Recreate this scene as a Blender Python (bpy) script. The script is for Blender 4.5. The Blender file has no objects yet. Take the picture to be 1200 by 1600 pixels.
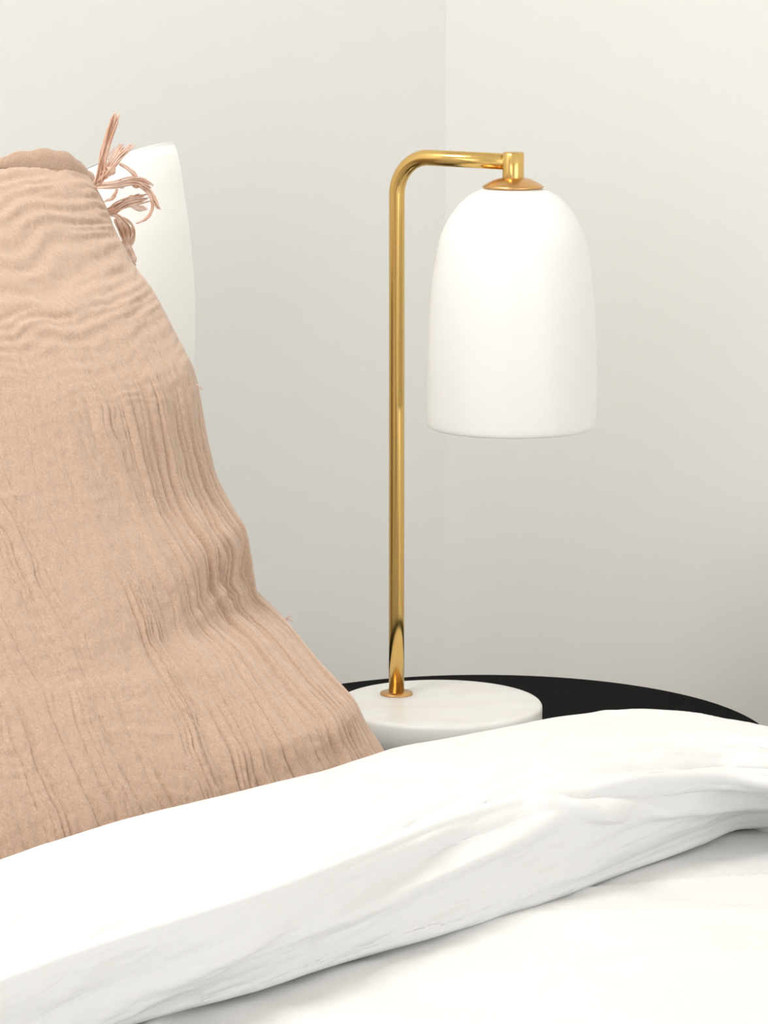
import bpy, bmesh, math, random
import numpy as np
from mathutils import Vector, Matrix

random.seed(4)
SC = bpy.context.scene
COL = SC.collection

# ------------------------------------------------------------------ camera
CAM_Z, PITCH, F = 1.275, math.radians(10.0), 5400.0      # F = focal length in pixels of a 1200x1600 frame
cam_data = bpy.data.cameras.new('camera')
cam = bpy.data.objects.new('camera', cam_data)
COL.objects.link(cam)
cam.location = (0, 0, CAM_Z)
cam.rotation_euler = (math.pi / 2 - PITCH, 0, 0)
cam_data.sensor_fit = 'HORIZONTAL'
cam_data.sensor_width = 36.0
cam_data.lens = F / 1200 * 36.0
cam_data.clip_start = 0.05
SC.camera = cam

# bed frame of reference: a = distance from the right wall, b = distance from the headboard wall
CX, CY = 0.064, 3.62
S2 = math.sqrt(0.5)
def P(a, b, z=0.0):
    return np.array([CX - S2 * a + S2 * b, CY - S2 * a - S2 * b, z])
def ab(p):
    dx, dy = p[0] - CX, p[1] - CY
    return -(dx + dy) * S2, (dx - dy) * S2
ROTZ = math.radians(-135)          # local x axis = +a direction, local y axis = -b direction

# ------------------------------------------------------------------ world, light, exposure
world = bpy.data.worlds.new('sky')
SC.world = world
world.use_nodes = True
bg = world.node_tree.nodes['Background']
bg.inputs[0].default_value = (0.93, 0.96, 1.0, 1)
bg.inputs[1].default_value = 1.0

RB = 4.4                                          # depth of the room from the headboard wall
def area(name, shape, sx, sy, energy, color, loc, aim):
    d = bpy.data.lights.new(name, 'AREA')
    d.shape = shape
    d.size, d.size_y, d.energy, d.color = sx, sy, energy, color
    o = bpy.data.objects.new(name, d)
    COL.objects.link(o)
    o.location = loc
    o.rotation_euler = Vector(aim).to_track_quat('-Z', 'Y').to_euler()
    return o
# fill added in an unseen opening opposite the headboard; daylight at the window on the far side of the bed
RA, RZ = 4.3, 2.6
WL, WR = -0.15, -0.156                              # faces of the left (headboard) and right walls
FA0, FA1, FZ0, FZ1 = 0.1, 2.6, 0.15, 2.35
area('foot_fill_light', 'RECTANGLE', FA1 - FA0, FZ1 - FZ0, 33, (0.975, 0.985, 1.0), P((FA0 + FA1) / 2, RB - 0.03, (FZ0 + FZ1) / 2), (-S2, S2, 0))  # added soft fill from behind the camera, no known window there
WB0, WB1, WZ0, WZ1 = 1.0, 3.0, 0.6, 2.3
area('side_window_daylight', 'RECTANGLE', WB1 - WB0, WZ1 - WZ0, 16, (0.975, 0.985, 1.0), P(RA - 0.03, (WB0 + WB1) / 2, (WZ0 + WZ1) / 2), (S2, S2, 0))
# flush ceiling lamp over the head of the bed
area('ceiling_lamp', 'DISK', 0.8, 0.8, 33, (1.0, 0.985, 0.96), P(1.85, 0.42, RZ - 0.03), (0, 0, -1))

SC.view_settings.view_transform = 'Standard'
SC.view_settings.look = 'None'
SC.view_settings.exposure = -0.07
SC.view_settings.gamma = 1.0
SC.view_settings.use_curve_mapping = False
SC.cycles.use_denoising = True
SC.cycles.max_bounces = 10
SC.cycles.diffuse_bounces = 6

# ------------------------------------------------------------------ helpers
def ray(px, py):
    x, y = (px - 600) / F, -(py - 800) / F
    c, s = math.cos(PITCH), math.sin(PITCH)
    return np.array([x, c + y * s, -s + y * c])
def at_z(px, py, z):
    d = ray(px, py)
    t = (z - CAM_Z) / d[2]
    return np.array([0, 0, CAM_Z]) + d * t
def at_y(px, py, Y):
    d = ray(px, py)
    return np.array([0, 0, CAM_Z]) + d * (Y / d[1])
def proj(p):
    p = np.asarray(p, float)
    c, s = math.cos(PITCH), math.sin(PITCH)
    X, Y, Z = p[..., 0], p[..., 1], p[..., 2] - CAM_Z
    d = Y * c - Z * s
    u = Y * s + Z * c
    return 600 + F * X / d, 800 - F * u / d

def hash2(ix, iy, seed):
    h = (ix.astype(np.int64) * 374761393 + iy.astype(np.int64) * 668265263 + seed * 974634777) & 0xffffffff
    h = ((h ^ (h >> 13)) * 1274126177) & 0xffffffff
    h = (h ^ (h >> 16)) & 0xffffffff
    return h / 4294967295.0 * 2 - 1
def vnoise(x, y, seed=0):
    x, y = np.broadcast_arrays(np.asarray(x, float), np.asarray(y, float))
    ix, iy = np.floor(x), np.floor(y)
    fx, fy = x - ix, y - iy
    fx = fx * fx * fx * (fx * (fx * 6 - 15) + 10)
    fy = fy * fy * fy * (fy * (fy * 6 - 15) + 10)
    a0, a1 = hash2(ix, iy, seed), hash2(ix + 1, iy, seed)
    b0, b1 = hash2(ix, iy + 1, seed), hash2(ix + 1, iy + 1, seed)
    return (a0 * (1 - fx) + a1 * fx) * (1 - fy) + (b0 * (1 - fx) + b1 * fx) * fy
def fbm(x, y, seed=0, o=3):
    t, amp = 0, 1
    for k in range(o):
        t = t + amp * vnoise(x * 2 ** k + 17.3 * k, y * 2 ** k - 9.1 * k, seed + k)
        amp *= 0.5
    return t
def sstep(x, e0, e1):
    t = np.clip((x - e0) / (e1 - e0), 0, 1)
    return t * t * (3 - 2 * t)

def cubic(xs, ys, x):
    """monotone-ish smooth interpolation (Catmull-Rom tangents) with linear extrapolation"""
    xs, ys, x = np.asarray(xs, float), np.asarray(ys, float), np.asarray(x, float)
    m = np.gradient(ys, xs)
    i = np.clip(np.searchsorted(xs, x) - 1, 0, len(xs) - 2)
    h = xs[i + 1] - xs[i]
    t = np.clip((x - xs[i]) / h, 0, 1)
    r = (2*t**3 - 3*t**2 + 1) * ys[i] + (t**3 - 2*t**2 + t) * h * m[i] + (-2*t**3 + 3*t**2) * ys[i+1] + (t**3 - t**2) * h * m[i+1]
    r = np.where(x < xs[0], ys[0] + (x - xs[0]) * m[0], r)
    r = np.where(x > xs[-1], ys[-1] + (x - xs[-1]) * m[-1], r)
    return r

def link(name, mesh, mat=None, parent=None, smooth=True, **props):
    o = bpy.data.objects.new(name, mesh)
    COL.objects.link(o)
    if mat:
        mesh.materials.append(mat)
    if smooth:
        mesh.polygons.foreach_set('use_smooth', [True] * len(mesh.polygons))
    if parent:
        o.parent = parent
        o.matrix_parent_inverse = parent.matrix_world.inverted()
    for k, v in props.items():
        o[k] = v
    return o
def empty(name, loc, rz=0.0, **props):
    o = bpy.data.objects.new(name, None)
    COL.objects.link(o)
    o.empty_display_size = 0.05
    o.location = loc
    o.rotation_euler = (0, 0, rz)
    o.matrix_world = Matrix.Translation(Vector(loc)) @ Matrix.Rotation(rz, 4, 'Z')
    for k, v in props.items():
        o[k] = v
    return o
def grid_mesh(name, V, wrap_u=False, flip=False):
    """V: (rows, cols, 3)"""
    r, c = V.shape[:2]
    me = bpy.data.meshes.new(name)
    idx = np.arange(r * c).reshape(r, c)
    if wrap_u:
        idx = np.concatenate([idx, idx[:, :1]], 1)
    q = np.stack([idx[:-1, :-1], idx[:-1, 1:], idx[1:, 1:], idx[1:, :-1]], -1).reshape(-1, 4)
    if flip:
        q = q[:, ::-1]
    me.vertices.add(r * c)
    me.vertices.foreach_set('co', V.reshape(-1).astype(np.float32))
    me.loops.add(len(q) * 4)
    me.loops.foreach_set('vertex_index', q.reshape(-1).astype(np.int32))
    me.polygons.add(len(q))
    me.polygons.foreach_set('loop_start', np.arange(0, len(q) * 4, 4, dtype=np.int32))
    me.polygons.foreach_set('loop_total', np.full(len(q), 4, dtype=np.int32))
    me.update()
    me.validate()
    return me
def bm_mesh(name, bm):
    bmesh.ops.recalc_face_normals(bm, faces=bm.faces)
    me = bpy.data.meshes.new(name)
    bm.to_mesh(me)
    bm.free()
    return me
def lathe(bm, prof, seg=96, cx=0.0, cy=0.0):
    rings = []
    for r, z in prof:
        if r < 1e-6:
            rings.append([bm.verts.new((cx, cy, z))])
        else:
            rings.append([bm.verts.new((cx + r * math.cos(2*math.pi*k/seg), cy + r * math.sin(2*math.pi*k/seg), z)) for k in range(seg)])
    for A, B in zip(rings[:-1], rings[1:]):
        for k in range(seg):
            k2 = (k + 1) % seg
            if len(A) == 1 and len(B) == 1:
                continue
            if len(A) == 1:
                bm.faces.new((A[0], B[k], B[k2]))
            elif len(B) == 1:
                bm.faces.new((A[k], B[0], A[k2]))
            else:
                bm.faces.new((A[k], B[k], B[k2], A[k2]))
def tube(bm, pts, rad, seg=24, caps=True):
    pts = [Vector(p) for p in pts]
    n = len(pts)
    rads = rad if hasattr(rad, '__len__') else [rad] * n
    t0 = (pts[1] - pts[0]).normalized()
    ref = Vector((0, 0, 1)) if abs(t0.z) < 0.9 else Vector((1, 0, 0))
    nrm = t0.cross(ref).normalized()
    rings = []
    for i, p in enumerate(pts):
        t = (pts[min(i + 1, n - 1)] - pts[max(i - 1, 0)])
        t = t.normalized() if t.length > 1e-9 else t0
        nrm = (nrm - t * nrm.dot(t)).normalized()
        bi = t.cross(nrm)
        rings.append([bm.verts.new(p + (nrm * math.cos(2*math.pi*k/seg) + bi * math.sin(2*math.pi*k/seg)) * rads[i]) for k in range(seg)])
    for A, B in zip(rings[:-1], rings[1:]):
        for k in range(seg):
            bm.faces.new((A[k], A[(k+1) % seg], B[(k+1) % seg], B[k]))
    if caps:
        bm.faces.new(rings[0][::-1])
        bm.faces.new(rings[-1])
def abox(bm, a0, a1, b0, b1, z0, z1):
    v = [bm.verts.new(P(a, b, z)) for z in (z0, z1) for (a, b) in ((a0, b0), (a1, b0), (a1, b1), (a0, b1))]
    for f in ((0,1,2,3), (4,7,6,5), (0,4,5,1), (1,5,6,2), (2,6,7,3), (3,7,4,0)):
        bm.faces.new([v[i] for i in f])

def thicken(o, t):
    md = o.modifiers.new('thickness', 'SOLIDIFY')
    md.thickness = t
    md.offset = 0 if t < 0.01 else -1
# ------------------------------------------------------------------ materials
def mat(name, color, rough=0.6, metal=0.0, **kw):
    m = bpy.data.materials.new(name)
    m.use_nodes = True
    b = m.node_tree.nodes['Principled BSDF']
    b.inputs['Base Color'].default_value = (*color, 1)
    b.inputs['Roughness'].default_value = rough
    b.inputs['Metallic'].default_value = metal
    for k, v in kw.items():
        b.inputs[k].default_value = v
    return m, m.node_tree, b
def node(nt, t, **kw):
    n = nt.nodes.new(t)
    for k, v in kw.items():
        if hasattr(n, k):
            setattr(n, k, v)
        else:
            n.inputs[k].default_value = v
    return n
def add_bump(nt, b, scale, strength, dist, detail=4.0, stretch=None):
    tc = node(nt, 'ShaderNodeTexCoord')
    src = tc.outputs['Object']
    if stretch:
        mp = node(nt, 'ShaderNodeMapping')
        mp.inputs['Scale'].default_value = stretch
        nt.links.new(src, mp.inputs[0])
        src = mp.outputs[0]
    nz = node(nt, 'ShaderNodeTexNoise')
    nz.inputs['Scale'].default_value = scale
    nz.inputs['Detail'].default_value = detail
    nt.links.new(src, nz.inputs['Vector'])
    bp = node(nt, 'ShaderNodeBump')
    bp.inputs['Strength'].default_value = strength
    bp.inputs['Distance'].default_value = dist
    nt.links.new(nz.outputs['Fac'], bp.inputs['Height'])
    nt.links.new(bp.outputs[0], b.inputs['Normal'])
    return src, nz
def tint(nt, b, src, scale, c0, c1, p0=0.35, p1=0.65, detail=3.0, stretch=None):
    if stretch:
        mp = node(nt, 'ShaderNodeMapping')
        mp.inputs['Scale'].default_value = stretch
        nt.links.new(src, mp.inputs[0])
        src = mp.outputs[0]
    nz = node(nt, 'ShaderNodeTexNoise')
    nz.inputs['Scale'].default_value = scale
    nz.inputs['Detail'].default_value = detail
    nt.links.new(src, nz.inputs['Vector'])
    cr = node(nt, 'ShaderNodeValToRGB')
    cr.color_ramp.elements[0].position = p0
    cr.color_ramp.elements[1].position = p1
    cr.color_ramp.elements[0].color = (*c0, 1)
    cr.color_ramp.elements[1].color = (*c1, 1)
    nt.links.new(nz.outputs['Fac'], cr.inputs[0])
    nt.links.new(cr.outputs[0], b.inputs['Base Color'])
    return cr

M_wall, nt, b = mat('wall_paint', (0.85, 0.845, 0.82), 0.75)
src, _ = add_bump(nt, b, 90, 0.12, 0.002)
M_ceil, nt, b = mat('ceiling_paint', (0.86, 0.855, 0.845), 0.8)
add_bump(nt, b, 80, 0.1, 0.002)
M_floor, nt, b = mat('floor_boards', (0.40, 0.29, 0.19), 0.5)
src, _ = add_bump(nt, b, 20, 0.15, 0.002, stretch=(1, 14, 1))
tint(nt, b, src, 3.0, (0.50, 0.44, 0.36), (0.60, 0.53, 0.44), stretch=(1, 12, 1))

M_brass, nt, b = mat('brushed_brass', (0.72, 0.48, 0.165), 0.2, 1.0)
src, _ = add_bump(nt, b, 260, 0.05, 0.0006, stretch=(1, 1, 0.06))
b.inputs['Anisotropic'].default_value = 0.3
M_cap, nt, b = mat('satin_copper_brass', (0.68, 0.40, 0.16), 0.28, 1.0)
add_bump(nt, b, 200, 0.03, 0.0005)
M_shade, nt, b = mat('opal_glass', (0.90, 0.895, 0.88), 0.33)
b.inputs['Subsurface Weight'].default_value = 0.25
b.inputs['Subsurface Radius'].default_value = (0.02, 0.02, 0.02)
b.inputs['Subsurface Scale'].default_value = 0.5
b.inputs['Specular IOR Level'].default_value = 0.35
M_marble, nt, b = mat('cream_marble', (0.80, 0.765, 0.69), 0.3)
tc = node(nt, 'ShaderNodeTexCoord')
tint(nt, b, tc.outputs['Object'], 9.0, (0.88, 0.865, 0.83), (0.83, 0.78, 0.69), 0.50, 0.76, 6.0, stretch=(1.0, 2.6, 1.0))
b.inputs['Specular IOR Level'].default_value = 0.35
b.inputs['Subsurface Weight'].default_value = 0.5
b.inputs['Subsurface Radius'].default_value = (1.0, 0.95, 0.85)
b.inputs['Subsurface Scale'].default_value = 0.05
M_black, nt, b = mat('black_table_paint', (0.0035, 0.0037, 0.004), 0.6)
add_bump(nt, b, 60, 0.05, 0.001)
b.inputs['Specular IOR Level'].default_value = 0.01

M_tan, nt, b = mat('crinkled_muslin', (0.62, 0.415, 0.29), 0.9)
src, _ = add_bump(nt, b, 900, 0.35, 0.0012, 2.0)
tint(nt, b, src, 700, (0.425, 0.288, 0.205), (0.52, 0.362, 0.268), 0.3, 0.7, 2.0)
b.inputs['Sheen Weight'].default_value = 0.4
b.inputs['Sheen Roughness'].default_value = 0.6
b.inputs['Sheen Tint'].default_value = (1.0, 0.9, 0.82, 1)
b.inputs['Specular IOR Level'].default_value = 0.15
M_fringe, nt, b = mat('fringe_yarn', (0.74, 0.52, 0.42), 0.9)
tc = node(nt, 'ShaderNodeTexCoord')
tint(nt, b, tc.outputs['Object'], 70, (0.62, 0.38, 0.27), (0.84, 0.66, 0.56))
b.inputs['Specular IOR Level'].default_value = 0.15
M_linen, nt, b = mat('white_cotton', (0.73, 0.727, 0.715), 0.85)
src, _ = add_bump(nt, b, 700, 0.12, 0.0008, 2.0)
b.inputs['Sheen Weight'].default_value = 0.1
b.inputs['Specular IOR Level'].default_value = 0.15
M_pillow, nt, b = mat('white_satin_cotton', (0.86, 0.845, 0.81), 0.55)
add_bump(nt, b, 60, 0.1, 0.002)
M_mattress, nt, b = mat('mattress_ticking', (0.78, 0.77, 0.74), 0.9)
M_timber, nt, b = mat('bed_timber', (0.42, 0.30, 0.2), 0.55)
add_bump(nt, b, 20, 0.1, 0.002, stretch=(1, 10, 1))

# ------------------------------------------------------------------ the room
def structure(name, boxes, m):
    bm = bmesh.new()
    for bx in boxes:
        abox(bm, *bx)
    return link(name, bm_mesh(name, bm), m, None, False, kind='structure')
structure('wall_left', [(WR - 0.1, RA + 0.1, WL - 0.1, WL, -0.1, RZ + 0.1)], M_wall)
structure('wall_right', [(WR - 0.1, WR, WL, RB + 0.1, -0.1, RZ + 0.1)], M_wall)
structure('wall_back', [(WR, FA0, RB, RB + 0.1, 0, RZ), (FA1, RA + 0.1, RB, RB + 0.1, 0, RZ),
                        (FA0, FA1, RB, RB + 0.1, 0, FZ0), (FA0, FA1, RB, RB + 0.1, FZ1, RZ)], M_wall)
structure('wall_front', [(RA, RA + 0.1, WL, WB0, 0, RZ), (RA, RA + 0.1, WB1, RB, 0, RZ),
                         (RA, RA + 0.1, WB0, WB1, 0, WZ0), (RA, RA + 0.1, WB0, WB1, WZ1, RZ)], M_wall)
structure('floor', [(WR, RA, WL, RB, -0.1, 0)], M_floor)
structure('ceiling', [(WR, RA, WL, RB, RZ, RZ + 0.1)], M_ceil)

# ------------------------------------------------------------------ bedside table (round, black)
TX, TY, TR, TZ = 0.0984, 3.1628, 0.2668, 0.503
table = empty('bedside_table', (TX, TY, 0), 0, label='round black bedside table in the corner under the marble lamp base', category='table')
bm = bmesh.new()
lathe(bm, [(0, TZ - 0.022), (TR - 0.006, TZ - 0.022), (TR, TZ - 0.018), (TR, TZ - 0.003), (TR - 0.001, TZ - 0.001), (TR - 0.003, TZ), (0, TZ)], 160, TX, TY)
link('table_top', bm_mesh('table_top', bm), M_black, table)
bm = bmesh.new()
lathe(bm, [(TR - 0.05, TZ - 0.022), (TR - 0.05, TZ - 0.085), (TR - 0.065, TZ - 0.085), (TR - 0.065, TZ - 0.022)], 96, TX, TY)
link('apron', bm_mesh('apron', bm), M_black, table)
for k in range(4):
    an = math.radians(45 + 90 * k)
    bm = bmesh.new()
    d = Vector((math.cos(an), math.sin(an), 0))
    tube(bm, [Vector((TX, TY, TZ - 0.05)) + d * (TR - 0.062), Vector((TX, TY, 0)) + d * (TR - 0.03)], [0.017, 0.012], 16)
    link('leg', bm_mesh('leg', bm), M_black, table)

# ------------------------------------------------------------------ lamp
BZ = 0.535
base_c = at_z(685, 1096.5, BZ)
pole_c = at_z(619.5, 1084.5, BZ)
dirv = np.array([0.039, -0.028, 0]); dirv = dirv / np.linalg.norm(dirv)
# follow the arm direction until the shade axis comes out at column 800.3
L = 0.128
for _ in range(20):
    q = pole_c + dirv * L
    q[2] = 0.9
    L += (800.3 - proj(q)[0]) / F * q[1] / dirv[0]
shade_c = pole_c + dirv * L
lamp = empty('table_lamp', (base_c[0], base_c[1], TZ), 0, label='brass arm table lamp with white bell shade and cream marble base', category='lamp')
BR = 0.0977
bm = bmesh.new()
prof = [(0, TZ)] + [(BR - 0.003, TZ), (BR, TZ + 0.003)]
for k in range(7):
    an = k / 6 * math.pi / 2
    prof.append((BR - 0.0048 + 0.0048 * math.cos(an), BZ - 0.0048 + 0.0048 * math.sin(an)))
prof.append((0, BZ))
lathe(bm, prof, 160, base_c[0], base_c[1])
link('lamp_base', bm_mesh('lamp_base', bm), M_marble, lamp, label='thick round cream marble base')
bm = bmesh.new()
lathe(bm, [(0, BZ), (0.0156, BZ), (0.0156, BZ + 0.0012), (0.0150, BZ + 0.002), (0.0, BZ + 0.002)], 64, pole_c[0], pole_c[1])
link('base_ring', bm_mesh('base_ring', bm), M_cap, lamp)
AZ = 1.0445
RP = 0.0073
bm = bmesh.new()
R = 0.036
pts = [Vector((pole_c[0], pole_c[1], BZ + 0.001 + (AZ - R - BZ) * k / 6)) for k in range(7)]
for k in range(1, 19):
    an = k / 18 * math.pi / 2
    h = R - R * math.cos(an)
    pts.append(Vector((pole_c[0] + dirv[0] * h, pole_c[1] + dirv[1] * h, AZ - R + R * math.sin(an))))
e = shade_c - dirv * 0.006
pts.append(Vector((e[0], e[1], AZ)))
tube(bm, pts, RP, 40)
link('lamp_arm', bm_mesh('lamp_arm', bm), M_brass, lamp, label='bent brass tube')
SX, SY = shade_c[0], shade_c[1]
bm = bmesh.new()
sr = 0.0098
lathe(bm, [(0, 1.0535), (sr - 0.0012, 1.0535), (sr, 1.0523), (sr, 1.029), (sr - 0.001, 1.0245), (0, 1.0245)], 64, SX, SY)
link('socket', bm_mesh('socket', bm), M_brass, lamp, label='short upright brass socket')
CR, CZ0 = 0.0282, 1.0215
bm = bmesh.new()
prof = [(0, CZ0), (CR - 0.001, CZ0)]
for k in range(9):
    t = k / 8
    prof.append((CR * (1 - t) + 0.006 * t, CZ0 + 0.0008 + 0.0085 * math.sin(t * math.pi / 2) ** 0.9))
prof.append((0, CZ0 + 0.0093))
lathe(bm, prof, 96, SX, SY)
link('shade_cap', bm_mesh('shade_cap', bm), M_cap, lamp, label='shallow domed brass cap')
# bell shade: half-width in pixels against image row, turned into metres
rows = [293, 297, 305, 313, 321, 337, 352, 368, 384, 400, 432, 463, 495, 530, 560, 610, 655, 664.5]
half = [44, 53, 68, 77.5, 85.5, 97, 105.5, 112.5, 116.5, 119.6, 124.6, 127.9, 130, 131.4, 132.3, 132.8, 132.6, 131.5]
outer = []
mm = np.linspace(0, 1, 90)
yy = cubic(np.linspace(0, 1, len(rows)), rows, mm)
hh = cubic(np.linspace(0, 1, len(rows)), half, mm)
for y, h in zip(yy, hh):
    d = ray(600, y)
    z = CAM_Z + d[2] / d[1] * SY
    depth = SY * math.cos(PITCH) - (z - CAM_Z) * math.sin(PITCH)
    outer.append((h / F * depth, z))
off = CZ0 - 0.0003 - outer[0][1]
outer = [(r, z + off * max(0, 1 - i / 12)) for i, (r, z) in enumerate(outer)]
zb = outer[-1][1]
th = 0.0035
rim = [(outer[-1][0] - 0.0008, zb - 0.0006), (outer[-1][0] - 0.0026, zb - 0.0006)]
inner = [(max(r - th, 0.004), z - (th if i < 25 else th * max(0, 1 - (i - 25) / 20))) for i, (r, z) in enumerate(outer)][::-1]
bm = bmesh.new()
lathe(bm, [(0, outer[0][1])] + outer + rim + inner + [(0, inner[-1][1])], 160, SX, SY)
for ed in bm.edges:
    if all(abs(v.co.z - zb) < 1e-5 for v in ed.verts):
        ed.smooth = False
link('lamp_shade', bm_mesh('lamp_shade', bm), M_shade, lamp, label='white opal glass bell shade')
bm = bmesh.new()
lathe(bm, [(0, 1.016), (0.014, 1.016), (0.014, 0.975), (0.011, 0.965), (0.020, 0.945), (0.028, 0.92), (0.028, 0.905), (0.018, 0.888), (0, 0.884)], 32, SX, SY)
link('light_bulb', bm_mesh('light_bulb', bm), M_shade, lamp)

# ------------------------------------------------------------------ bed: base and mattress
A0, A1, B0, B1 = 0.66, 2.20, 0.06, 2.12
MZ = 0.585
bed = empty('bed', tuple(P((A0 + A1) / 2, B0, 0)), ROTZ, label='bed base standing against the left wall under the white bedding', category='bed')
bm = bmesh.new()
abox(bm, A0 + 0.02, A1 - 0.02, B0, B1, 0.12, 0.32)
bmesh.ops.bevel(bm, geom=list(bm.edges), offset=0.01, segments=2, affect='EDGES')
link('bed_frame', bm_mesh('bed_frame', bm), M_timber, bed, False)
for a in (A0 + 0.09, A1 - 0.09):
    for bb in (B0 + 0.08, B1 - 0.08):
        bm = bmesh.new()
        abox(bm, a - 0.03, a + 0.03, bb - 0.03, bb + 0.03, 0, 0.12)
        link('leg', bm_mesh('leg', bm), M_timber, bed, False)
bm = bmesh.new()
abox(bm, A0 + 0.06, A1, WL + 0.015, B0, 0.05, 0.88)
bmesh.ops.bevel(bm, geom=list(bm.edges), offset=0.012, segments=3, affect='EDGES')
link('headboard', bm_mesh('headboard', bm), M_timber, None, False, label='plain timber headboard between the bed and the left wall', category='headboard')
bm = bmesh.new()
abox(bm, A0 + 0.01, A1 - 0.01, B0 + 0.005, B1, 0.32, MZ)
bmesh.ops.bevel(bm, geom=list(bm.edges), offset=0.035, segments=4, affect='EDGES')
link('mattress', bm_mesh('mattress', bm), M_mattress, None, True, label='white mattress lying on the bed base under the duvet', category='mattress')

# ------------------------------------------------------------------ duvet: turned-back fold and the cover in front of it
duvet = empty('duvet', tuple(P(1.2, 0.9, MZ)), ROTZ, label='rumpled white duvet with a thick turned-back fold across the bed', category='duvet')
ZC = 0.622
ctrl_x = [-250, -100, 0, 115, 200, 300, 400, 500, 600, 700, 800, 900, 950, 1050, 1150, 1200, 1260, 1380]
crest_y = [1468, 1398, 1352, 1312, 1285, 1260, 1236, 1212, 1180, 1158, 1138, 1120, 1115.5, 1116.5, 1127, 1137, 1155, 1200]
crease_x = [-250, 0, 115, 230, 340, 450, 560, 700, 800, 870, 950, 1050, 1150, 1200, 1380]
crease_y = [1622, 1535, 1493, 1455, 1421, 1383, 1340, 1285, 1256, 1240, 1228, 1220, 1213, 1214, 1245]
belly_x = [-250, 0, 215, 400, 520, 700, 880, 1000, 1090, 1150, 1200, 1380]
belly_y = [1765, 1672, 1594, 1543, 1505, 1453, 1397, 1350, 1316, 1291, 1288, 1300]
NX = 420
pxs = np.linspace(-250, 1380, NX)
yc, yk, yb_ = cubic(ctrl_x, crest_y, pxs), cubic(crease_x, crease_y, pxs), cubic(belly_x, belly_y, pxs)
tuck = sstep(pxs, 900, 1180)                      # the roll thins out towards the bed's side
zcrest = 0.692 + 0.0 * pxs
zkr = 0.686 - 0.012 * tuck
zb_ = 0.624 + 0.0 * pxs
keys = []
n_dir = np.array([S2, -S2, 0]); w_dir = np.array([S2, S2, 0])
crest = np.array([at_z(x, y, z) for x, y, z in zip(pxs, yc, zcrest)])
def shift(A, db, z):
    r = A + n_dir * db
    r[:, 2] = z
    return r
keys.append(shift(crest, -0.040, 0.600))
keys.append(shift(crest, -0.036, 0.632))
keys.append(shift(crest, -0.024, 0.675))
keys.append(crest)
for f, dz in ((0.33, 0.005), (0.68, 0.004)):
    keys.append(np.array([at_z(x, y0 + (y1 - y0) * f, z + dz) for x, y0, y1, z in zip(pxs, yc, yk, zcrest * (1 - f) + zkr * f)]))
keys.append(np.array([at_z(x, y, z) for x, y, z in zip(pxs, yk, zkr)]))
for f, g in ((0.2, 0.16), (0.45, 0.43), (0.72, 0.70), (0.9, 0.89)):
    keys.append(np.array([at_z(x, y0 + (y1 - y0) * f, z0 + (z1 - z0) * g) for x, y0, y1, z0, z1 in zip(pxs, yk, yb_, zkr, zb_)]))
bot = np.array([at_z(x, y, z) for x, y, z in zip(pxs, yb_, zb_)])
keys.append(bot)
keys.append(shift(bot, -0.03, 0.617))
keys.append(shift(bot, -0.09, 0.612))
K = np.stack(keys)                                # (rows, NX, 3)
kt = np.array([0, 0.5, 1.2, 2, 3, 4, 5, 5.55, 6.2, 6.9, 7.5, 8, 8.6, 9.2])
NR = 260
tt = np.linspace(kt[0], kt[-1], NR)
V = np.zeros((NR, NX, 3))
m = np.gradient(K, kt, axis=0)
ii = np.clip(np.searchsorted(kt, tt) - 1, 0, len(kt) - 2)
h = (kt[ii + 1] - kt[ii])[:, None, None]
u = ((tt - kt[ii]) / (kt[ii + 1] - kt[ii]))[:, None, None]
V = (2*u**3 - 3*u**2 + 1) * K[ii] + (u**3 - 2*u**2 + u) * h * m[ii] + (-2*u**3 + 3*u**2) * K[ii+1] + (u**3 - u**2) * h * m[ii+1]
def normals(V):
    du = np.gradient(V, axis=1)
    dv = np.gradient(V, axis=0)
    n = np.cross(dv, du)
    n /= np.maximum(np.linalg.norm(n, axis=2, keepdims=True), 1e-9)
    return n
N = normals(V)
cen = V.mean(axis=(0, 1))
if (N[int(NR * 0.35), NX // 2] @ np.array([0, -0.3, 1.0])) < 0:
    N = -N
# wrinkles of the cotton, in surface coordinates along (px) and across (t) the fold
PXX, TTT = np.meshgrid(pxs, tt)
def wrinkle(pts, width, amp, taper=True):
    """raised or sunk line along control points (px, t)"""
    pts = np.array(pts, float)
    xs = pts[:, 0]
    c = np.interp(PXX, xs, pts[:, 1])
    end = np.clip(np.minimum(PXX - xs[0], xs[-1] - PXX) / (0.25 * (xs[-1] - xs[0])), 0, 1)
    d = (TTT - c) / width
    return amp * np.exp(-d * d) * sstep(end, 0, 1)
top = sstep(TTT, 1.6, 2.3) * (1 - sstep(TTT, 4.7, 5.0))
band = sstep(TTT, 5.0, 5.4) * (1 - sstep(TTT, 7.7, 8.2))
D = 0.0022 * top * fbm(PXX / 170 + 1.1 * TTT, TTT * 0.9 - PXX / 300, 3) + 0.0026 * band * fbm(PXX / 240, TTT * 1.3 + PXX / 240, 8)
D += 0.0005 * (top + band) * fbm(PXX / 40 + TTT, TTT * 4, 12)
D += 0.0011 * (top + 0.35 * band) * np.exp(-(vnoise(PXX / 150 + TTT * 1.6, TTT * 1.3 - PXX / 420, 15) / 0.12) ** 2)
D += wrinkle([(-250, 5.0), (1000, 5.0)], 0.10, 0.0022)                         # the crisp edge of the fold
D += wrinkle([(-250, 5.9), (0, 6.75), (115, 6.8), (240, 6.55), (400, 6.2), (520, 5.85)], 0.34, 0.0065)
D += wrinkle([(-120, 7.4), (40, 7.2), (200, 7.05), (260, 6.9)], 0.2, 0.004)
D += wrinkle([(420, 6.4), (600, 6.35), (720, 6.1), (800, 5.9), (900, 5.65)], 0.24, 0.0065)
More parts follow.
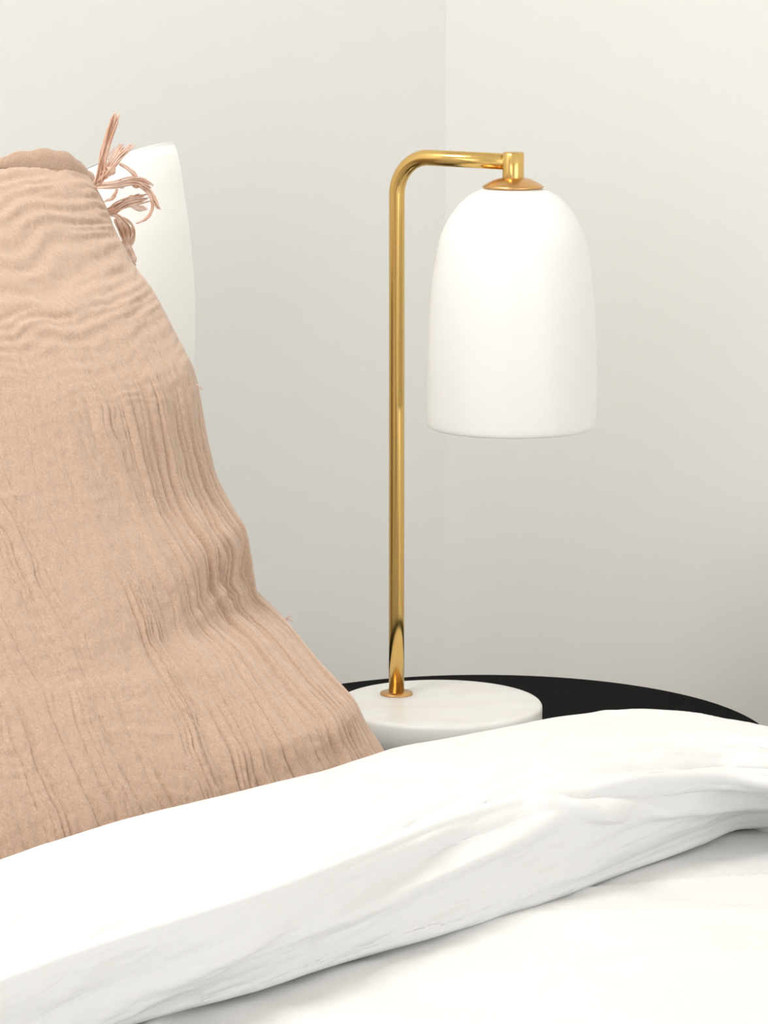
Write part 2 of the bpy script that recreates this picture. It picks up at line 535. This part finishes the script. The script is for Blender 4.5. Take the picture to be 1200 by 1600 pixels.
D += wrinkle([(500, 5.75), (640, 5.75), (780, 5.6), (880, 5.5)], 0.3, -0.004)
D += wrinkle([(810, 5.1), (880, 5.35), (930, 5.75), (990, 6.0)], 0.18, 0.006)
D += wrinkle([(850, 5.0), (920, 5.2), (1000, 5.5), (1080, 5.65), (1200, 5.9)], 0.24, -0.006)
D += wrinkle([(900, 5.0), (1000, 4.95), (1100, 5.0), (1300, 5.3)], 0.2, 0.005)
D += wrinkle([(880, 4.55), (1000, 4.4), (1120, 4.4), (1300, 4.7)], 0.18, -0.004)
D += wrinkle([(850, 4.2), (1000, 3.95), (1150, 3.8), (1300, 4.0)], 0.18, 0.004)
D += wrinkle([(1000, 3.5), (1100, 3.3), (1200, 3.2), (1300, 3.3)], 0.15, -0.003)
D += wrinkle([(980, 5.9), (1080, 6.2), (1160, 6.5), (1300, 6.7)], 0.22, 0.005)
D += wrinkle([(-120, 3.65), (60, 3.75), (180, 4.3), (260, 4.7)], 0.22, -0.0035)
D += wrinkle([(-120, 3.25), (60, 3.3), (180, 3.75), (300, 4.5)], 0.2, 0.003)
D += wrinkle([(120, 4.6), (240, 4.0), (340, 3.6), (420, 3.3)], 0.22, 0.0025)
D += wrinkle([(470, 2.5), (560, 2.5), (640, 2.9), (720, 3.4)], 0.16, -0.0022)
V = V + N * D[..., None]
# the end of the fold hangs down over the bed's side
extra = []
last = V[:, -1]
for k in range(1, 25):
    s = k / 24
    e_ = last + w_dir * (0.045 * math.sin(min(1, s * 3) * math.pi / 2))
    e_[:, 2] = last[:, 2] - 0.30 * s ** 1.35
    extra.append(e_)
V = np.concatenate([V, np.stack(extra, 1)], 1)
fold = link('turned_back_fold', grid_mesh('turned_back_fold', V), M_linen, duvet, label='thick rolled edge of the duvet')
thicken(fold, 0.004)

# cover lying flat in front of (and under) the fold
na, nb = 300, 300
aa = np.concatenate([np.linspace(A0 - 0.02, 1.75, na - 40), np.linspace(1.757, A1 + 0.02, 40)])
bb = np.linspace(0.80, B1 + 0.03, nb)
AA, BB = np.meshgrid(aa, bb)
ZZ = ZC - 0.004 + 0.0045 * fbm(AA * 3.1 + 5, BB * 4.0 + 2, 21, 2) + 0.0022 * fbm(AA * 14 + BB * 9, BB * 14 - AA * 5, 24, 3)
rr = vnoise(AA * 7 + BB * 11, BB * 5 - AA * 2, 31)
ZZ += 0.0028 * np.exp(-(rr / 0.10) ** 2)
ZZ -= 0.012 * (1 - sstep(BB, 0.80, 0.86))
Vc = np.stack([CX - S2 * AA + S2 * BB, CY - S2 * AA - S2 * BB, ZZ], -1)
def skirt(V, axis_dir, which):
    rows = []
    last = V[:, 0] if which == 'a0' else V[:, -1]
    for k in range(1, 19):
        s = k / 18
        e_ = last + axis_dir * (0.03 * math.sin(min(1, s * 4) * math.pi / 2))
        e_[:, 2] = last[:, 2] - 0.29 * s ** 1.3
        rows.append(e_)
    return np.stack(rows if which != 'a0' else rows[::-1], 1)
Vc = np.concatenate([skirt(Vc, w_dir, 'a0'), Vc, skirt(Vc, -w_dir, 'a1')], 1)
foot = []
for k in range(1, 15):
    s = k / 14
    e_ = Vc[-1] + n_dir * (0.03 * math.sin(min(1, s * 4) * math.pi / 2))
    e_[:, 2] = np.maximum(Vc[-1][:, 2] - 0.29 * s ** 1.3, 0.325)
    foot.append(e_)
Vc = np.concatenate([Vc, np.stack(foot, 0)], 0)
cover = link('duvet_cover', grid_mesh('duvet_cover', Vc), M_linen, duvet, label='flat lower stretch of the duvet')
thicken(cover, 0.02)

# ------------------------------------------------------------------ tan cushion
WID = 0.60
AF = 0.86                                         # far edge
AC = AF + WID / 2
ZB, ZT = 0.615, 1.077
sil_y = [240, 250, 258, 273, 297, 326, 356, 385, 417, 447, 473, 500, 535, 570, 597, 631, 693, 750, 791, 832, 874, 905, 925, 938, 962, 993, 1031, 1070, 1093, 1132, 1176, 1230, 1290]
sil_x = [118, 124, 130, 138, 153, 167.5, 179, 194, 211.6, 235, 250, 264, 282, 300, 308.6, 315, 325.5, 341, 362, 382, 394, 398.5, 402, 414, 439, 465, 496, 532, 553, 573.5, 602, 622, 636]
NS, NB, NV = 760, 70, 520
sf = np.sin(np.linspace(-1, 1, NS) * math.pi / 2)           # -1 = far edge (towards the right wall)
sf = 0.5 * sf + 0.5 * np.linspace(-1, 1, NS)
sb = np.linspace(1, -1, NB + 2)[1:-1]
s_all = np.concatenate([sf, sb])
front = np.concatenate([np.ones(NS, bool), np.zeros(NB, bool)])
vv = 0.55 * np.linspace(0, 1, NV) + 0.45 * (1 - np.cos(np.linspace(0, 1, NV) * math.pi)) / 2
prof = (1 - np.abs(s_all) ** 2.4) ** 0.75
def tv(v):
    return 0.105 * (1 - np.abs(2 * v - 1) ** 3.2) ** 0.62 * (1.0 - 0.28 * v)
b0 = np.zeros(NV)
Vp = np.zeros((NV, NS + NB, 3))
for j, v in enumerate(vv):
    T = tv(v)
    zz = ZB + (ZT - ZB) * v
    wv = 1 - 0.035 * math.sin(math.pi * v)                   # sides pull in a little between the corners
    a = AC + WID / 2 * s_all * wv
    off = np.where(front, T * prof, -0.42 * T * prof)
    bj = 0.6
    for _ in range(14):
        pts_ = np.stack([CX - S2 * a + S2 * (bj + off), CY - S2 * a - S2 * (bj + off), zz - 0.012 * np.exp(-(s_all + 1) / 0.11) * sstep(np.array(v), 0.86, 1.0)], -1)
        qx, qy = proj(pts_)
        i = int(np.argmax(qx))
        target = cubic(sil_y, sil_x, qy[i])
        bj += (target - qx[i]) / F * pts_[i, 1] / S2 * 0.9
    b0[j] = bj
    Vp[j] = pts_
# smooth the lean over height
ker = np.hanning(9); ker /= ker.sum()
b0s = np.convolve(np.pad(b0, 4, mode='edge'), ker, 'valid')
Vp += (b0s - b0)[:, None, None] * n_dir
SS, VV = np.meshgrid(s_all, vv)
# away from the far side the face hangs smoothly: leave out the local waviness of the outline
b0p = np.polyval(np.polyfit(vv, b0s, 3), vv)
Vp += ((b0p - b0s)[:, None] * sstep(SS, -0.85, -0.1))[..., None] * n_dir
FR = np.broadcast_to(front, SS.shape)
Np = np.cross(np.gradient(Vp, axis=1), np.gradient(Vp, axis=0))
Np /= np.maximum(np.linalg.norm(Np, axis=2, keepdims=True), 1e-9)
if Np[NV // 2, NS // 2] @ n_dir < 0:
    Np = -Np
edge = sstep(1 - np.abs(SS), 0.0, 0.06)
far = sstep(-SS, 0.1, 0.9)                                  # 1 near the silhouette side
# sag: a soft valley across the cushion, sharp at the far side
vd = (0.786 - ZB) / (ZT - ZB) - 0.05 * (SS + 0.75)
vd = np.where(SS > -0.75, (0.786 - ZB) / (ZT - ZB) - 0.055 * (SS + 0.75) + 0.015 * np.sin(SS * 6), (0.786 - ZB) / (ZT - ZB))
x_ = (VV - vd)
dent = -(0.0014 + 0.005 * sstep(-SS, 0.45, 0.8) * (1 - sstep(-SS, 0.86, 0.97))) * np.exp(-(x_ / (0.018 + 0.016 * sstep(x_, -0.02, 0.03))) ** 2)
dent += 0.003 * sstep(-SS, 0.45, 0.95) * np.exp(-((x_ - 0.06) / 0.03) ** 2)
# crinkles running up the cushion
warp = 0.07 * fbm(SS * 2.5, VV * 4, 41, 2) + 0.035 * fbm(SS * 9, VV * 16, 44, 2)
warp += 0.05 * np.sin(x_ * 40) * np.exp(-(x_ / 0.07) ** 2) * far
c1 = vnoise((SS + warp * 0.35) * 30, VV * 1.3 + 3, 51)
c2 = vnoise((SS + warp * 0.35) * 54, VV * 2.2 + 9, 52)
groove = lambda n, k: np.exp(-(n / k) ** 2)
vert = -(0.0023 * groove(c1, 0.12) + 0.0014 * groove(c2, 0.17)) * np.clip(0.75 + 0.55 * vnoise(SS * 6, VV * 6, 54), 0.05, 2) + 0.0012 * c1
vmask = (1 - sstep(VV + 0.05 * vnoise(SS * 3, VV * 2, 55), 0.60, 0.80)) * (0.62 + 0.75 * sstep(-SS, -0.1, 0.7))
vmask = vmask * (1 + 0.7 * far * np.exp(-((x_ - 0.03) / 0.06) ** 2))
# gathers running across its upper third
wz = VV + 0.012 * fbm(SS * 2.2 + 3, VV * 5, 61, 2) + 0.03 * SS
ph = wz * 33 + 0.6 * fbm(SS * 3.2, VV * 9, 64, 3)
h1 = np.sin(2 * math.pi * ph) * (0.7 + 0.5 * fbm(SS * 4, VV * 14, 66, 2))
ph2 = wz * 64 + 0.8 * fbm(SS * 5 + 2, VV * 11, 68, 3)
h2 = np.sin(2 * math.pi * ph2) * np.clip(0.5 + 0.8 * fbm(SS * 6, VV * 18, 70, 2), 0, 1.4)
hor = 0.0010 * h1 + 0.0008 * h2
hmask = sstep(VV, 0.58, 0.90) * (0.8 + 0.2 * sstep(VV, 0.7, 0.9))
hmask = hmask + 0.22 * np.exp(-((x_ + 0.05) / 0.05) ** 2) + 0.12
fine = 0.00045 * fbm(SS * 90, VV * 75, 71, 2) + 0.0010 * fbm(SS * 5, VV * 5, 75, 2)
Dp = np.where(FR, edge * (dent + vert * vmask * 1.15 + hor * hmask + fine), 0)
Vp = Vp + Np * Dp[..., None]
cushion = empty('cushion', tuple(P(AC, b0s[0] + 0.03, ZB)), ROTZ, label='blush tan crinkled cushion with knotted corner fringe leaning on white pillow', category='cushion')
link('cushion_cover', grid_mesh('cushion_cover', Vp, wrap_u=True), M_tan, cushion)

# hem flap standing up behind the top corner
top_b = b0s[-1]
YH = P(AF + 0.02, top_b - 0.01)[1]
hx = [-30, 20, 52, 75, 100, 122, 140, 152, 163, 172]
hy = [268, 250, 241, 236.5, 235, 238, 246, 257, 267, 276]
st = np.linspace(0, 1, 60)
qx = cubic(np.linspace(0, 1, len(hx)), hx, st)
qy = cubic(np.linspace(0, 1, len(hx)), hy, st)
front_e, back_e = [], []
rowsV = []
prof_h = [(-0.010, 0.040), (-0.004, 0.022), (0.001, 0.006), (0.003, 0.0), (0.006, 0.0), (0.009, 0.004), (0.010, 0.018), (0.010, 0.042)]   # (back, down)
for (bk, dn) in prof_h:
    line = []
    for x, y in zip(qx, qy):
        Yl = YH - (150 - x) * 0.0004 + 0.004
        p = at_y(x, y, Yl)
        line.append(p - n_dir * (bk + 0.016) + np.array([0, 0, -dn]))
    rowsV.append(line)
Vh = np.array(rowsV)
Vh[..., 2] += 0.0008 * np.sin(np.linspace(0, 34, 60))[None]
link('hem_flap', grid_mesh('hem_flap', Vh), M_tan, cushion)

# knotted fringe tassels along the far edge
YT = YH - 0.02
def strand_path(ctrl, depth, jitter, spread_end, n=16, seed=0):
    rnd = random.Random(seed)
    k = len(ctrl)
    par = np.linspace(0, 1, k)
    st = np.linspace(0, 1, n)
    x = cubic(par, [c[0] for c in ctrl], st)
    y = cubic(par, [c[1] for c in ctrl], st)
    ph, fr = rnd.uniform(0, 6.28), rnd.uniform(5, 9)
    ox, oy, oz = rnd.gauss(0, 1), rnd.gauss(0, 1), rnd.gauss(0, 1)
    pts = []
    for i, s in enumerate(st):
        sp = jitter + (spread_end - jitter) * s
        xx = x[i] + ox * sp + 1.3 * math.sin(ph + fr * s)
        yy = y[i] + oy * sp * 0.7 + 0.7 * math.cos(ph + fr * s)
        pts.append(at_y(xx, yy, depth + oz * sp * 0.00045))
    return pts
def tassel(bundles, knots=(), depth=YT, seed=0):
    bm = bmesh.new()
    k = seed * 1000
    for ctrl, count, jit, spread, r in bundles:
        for q in range(int(count * 1.9)):
            k += 1
            cut = random.Random(k).uniform(0.8, 1.0)
            pth = strand_path(ctrl, depth, jit, spread, 16, k)
            nn = max(5, int(len(pth) * cut))
            tube(bm, pth[:nn], [r] * (nn - 1) + [r * 0.5], 5)
    for (x, y, rad) in knots:
        # a knot: a few turns of yarn wound on themselves
        for t_ in range(5):
            ring = []
            rx = random.Random(seed * 77 + t_)
            ax, ay = rx.uniform(0, 3.14), rx.uniform(0, 3.14)
            for i in range(15):
                an = 2 * math.pi * i / 14
                u_ = np.array([math.cos(an) * rad, math.sin(an) * rad * 0.75])
                c_, s_ = math.cos(ax), math.sin(ax)
                ring.append(at_y(x + u_[0] * c_ - u_[1] * s_ * math.cos(ay), y + u_[0] * s_ + u_[1] * c_ * math.cos(ay), depth + u_[1] * math.sin(ay) * 0.0005))
            tube(bm, ring, 0.0011, 5)
    return link('tassel', bm_mesh('tassel', bm), M_fringe, cushion)
r1 = 0.00058
tassel([([(152, 288), (158, 268), (161, 250), (168, 222), (178, 190), (184, 173)], 26, 2.2, 2.6, r1),
        ([(150, 285), (165, 272), (174, 262), (185, 247), (198, 234), (212, 225)], 14, 3.0, 4.0, r1),
        ([(165, 280), (172, 262), (178, 248), (186, 236), (193, 222)], 8, 3.0, 3.2, r1)],
       [(172, 266, 7.5), (164, 272, 5.5)], YT, 1)
tassel([([(150, 292), (166, 291), (185, 289), (205, 284), (222, 286), (240, 298)], 16, 1.8, 5.0, r1),
        ([(205, 285), (222, 290), (236, 302), (244, 316), (251, 330)], 9, 2.0, 1.6, r1),
        ([(188, 256), (198, 262), (208, 271), (217, 281)], 7, 1.3, 1.6, r1),
        ([(215, 288), (230, 300), (238, 318), (234, 336), (222, 346), (210, 350)], 4, 0.6, 0.7, r1)],
       [(190, 288, 5.0), (213, 287, 5.5)], YT + 0.012, 2)
tassel([([(166, 333), (178, 330), (188, 322), (203, 316), (220, 312), (236, 308)], 16, 2.4, 4.5, r1),
        ([(200, 318), (208, 322), (220, 326), (232, 326)], 14, 1.6, 2.6, r1),
        ([(183, 296), (180, 304), (174, 311), (160, 316)], 5, 0.8, 1.0, r1)],
       [(207, 312, 6.0), (178, 329, 5.0)], YT + 0.02, 3)
tassel([([(172, 330), (184, 338), (196, 352), (201, 368), (196, 385), (205, 402), (212, 416)], 22, 2.2, 2.4, r1),
        ([(182, 338), (200, 344), (208, 356), (207, 374), (200, 390), (206, 404)], 5, 0.8, 1.0, r1),
        ([(184, 344), (190, 362), (196, 378), (206, 398), (213, 420)], 12, 2.8, 1.6, r1)],
       [(176, 332, 5.0), (208, 404, 4.0)], YT + 0.03, 4)

# a few loose threads on its outline
for pts_px in ([(306, 600), (309, 603), (313, 605), (316, 609)], [(441, 967), (447, 966), (453, 968), (458, 972)], [(446, 972), (450, 964), (455, 963)]):
    bm = bmesh.new()
    tube(bm, [at_y(x, y, P(0.92, 0.62)[1]) for x, y in pts_px], 0.0004, 5)
    link('loose_thread', bm_mesh('loose_thread', bm), M_fringe, cushion)

# ------------------------------------------------------------------ white pillow behind
pillow_label = 'smooth white pillow standing behind the tan cushion by the left wall'
PA, PW, PH = 0.66, 0.66, 0.0
psil_y = [226, 240, 265, 300, 350, 400, 440, 480, 530, 575, 640, 800, 1000]
psil_x = [273, 278, 283, 288, 295.5, 300.5, 303.5, 305, 305, 302, 298, 300, 306]
NSp, NVp = 180, 150
th_ = np.linspace(0, 2 * math.pi, NSp, endpoint=False)
s_p = -np.cos(th_)
sgn = np.where(np.sin(th_) >= 0, 1.0, -1.0)
vvp = (1 - np.cos(np.linspace(0, 1, NVp) * math.pi)) / 2
ZPB, ZPT = 0.59, 1.0765
Vw = np.zeros((NVp, NSp, 3))
for j, v in enumerate(vvp):
    T = 0.068 * (max(0.0, 1 - abs(2 * v - 1) ** 2.2) ** 0.7) + 0.0012
    zz = ZPB + (ZPT - ZPB) * v
    # the top edge dips between the corners
    dip = -0.034 * sstep(np.array(v), 0.70, 1.0) * sstep((s_p + 1) / 2, 0.0, 0.28) * sstep((1 - s_p) / 2, 0.0, 0.28)
    a = PA + PW / 2 + PW / 2 * s_p
    offp = sgn * T * (1 - np.abs(s_p) ** 2.2) + 0.003 * np.sin(th_ * 5 + 8 * v) * (1 - np.abs(s_p) ** 2)
    bj = 0.35
    for _ in range(10):
        pts_ = np.stack([CX - S2 * a + S2 * (bj + offp), CY - S2 * a - S2 * (bj + offp), zz + dip], -1)
        qx_, qy_ = proj(pts_)
        i = int(np.argmax(qx_))
        bj += (np.interp(qy_[i], psil_y, psil_x) - qx_[i]) / F * pts_[i, 1] / S2 * 0.9
    Vw[j] = pts_
me = grid_mesh('pillow', Vw, wrap_u=True)
link('pillow', me, M_pillow, None, label=pillow_label, category='pillow')
for zq in (0.63, 0.66, 0.69):
    j = int(np.argmin(abs(vv - (zq - ZB) / (ZT - ZB))))
    print('front', zq, [tuple(round(float(q), 3) for q in ab(Vp[j, i])) for i in (100, 250, 380, 500)])
print('cushion b0', b0s[0], b0s[NV // 2], b0s[-1], 'lamp arm', L)
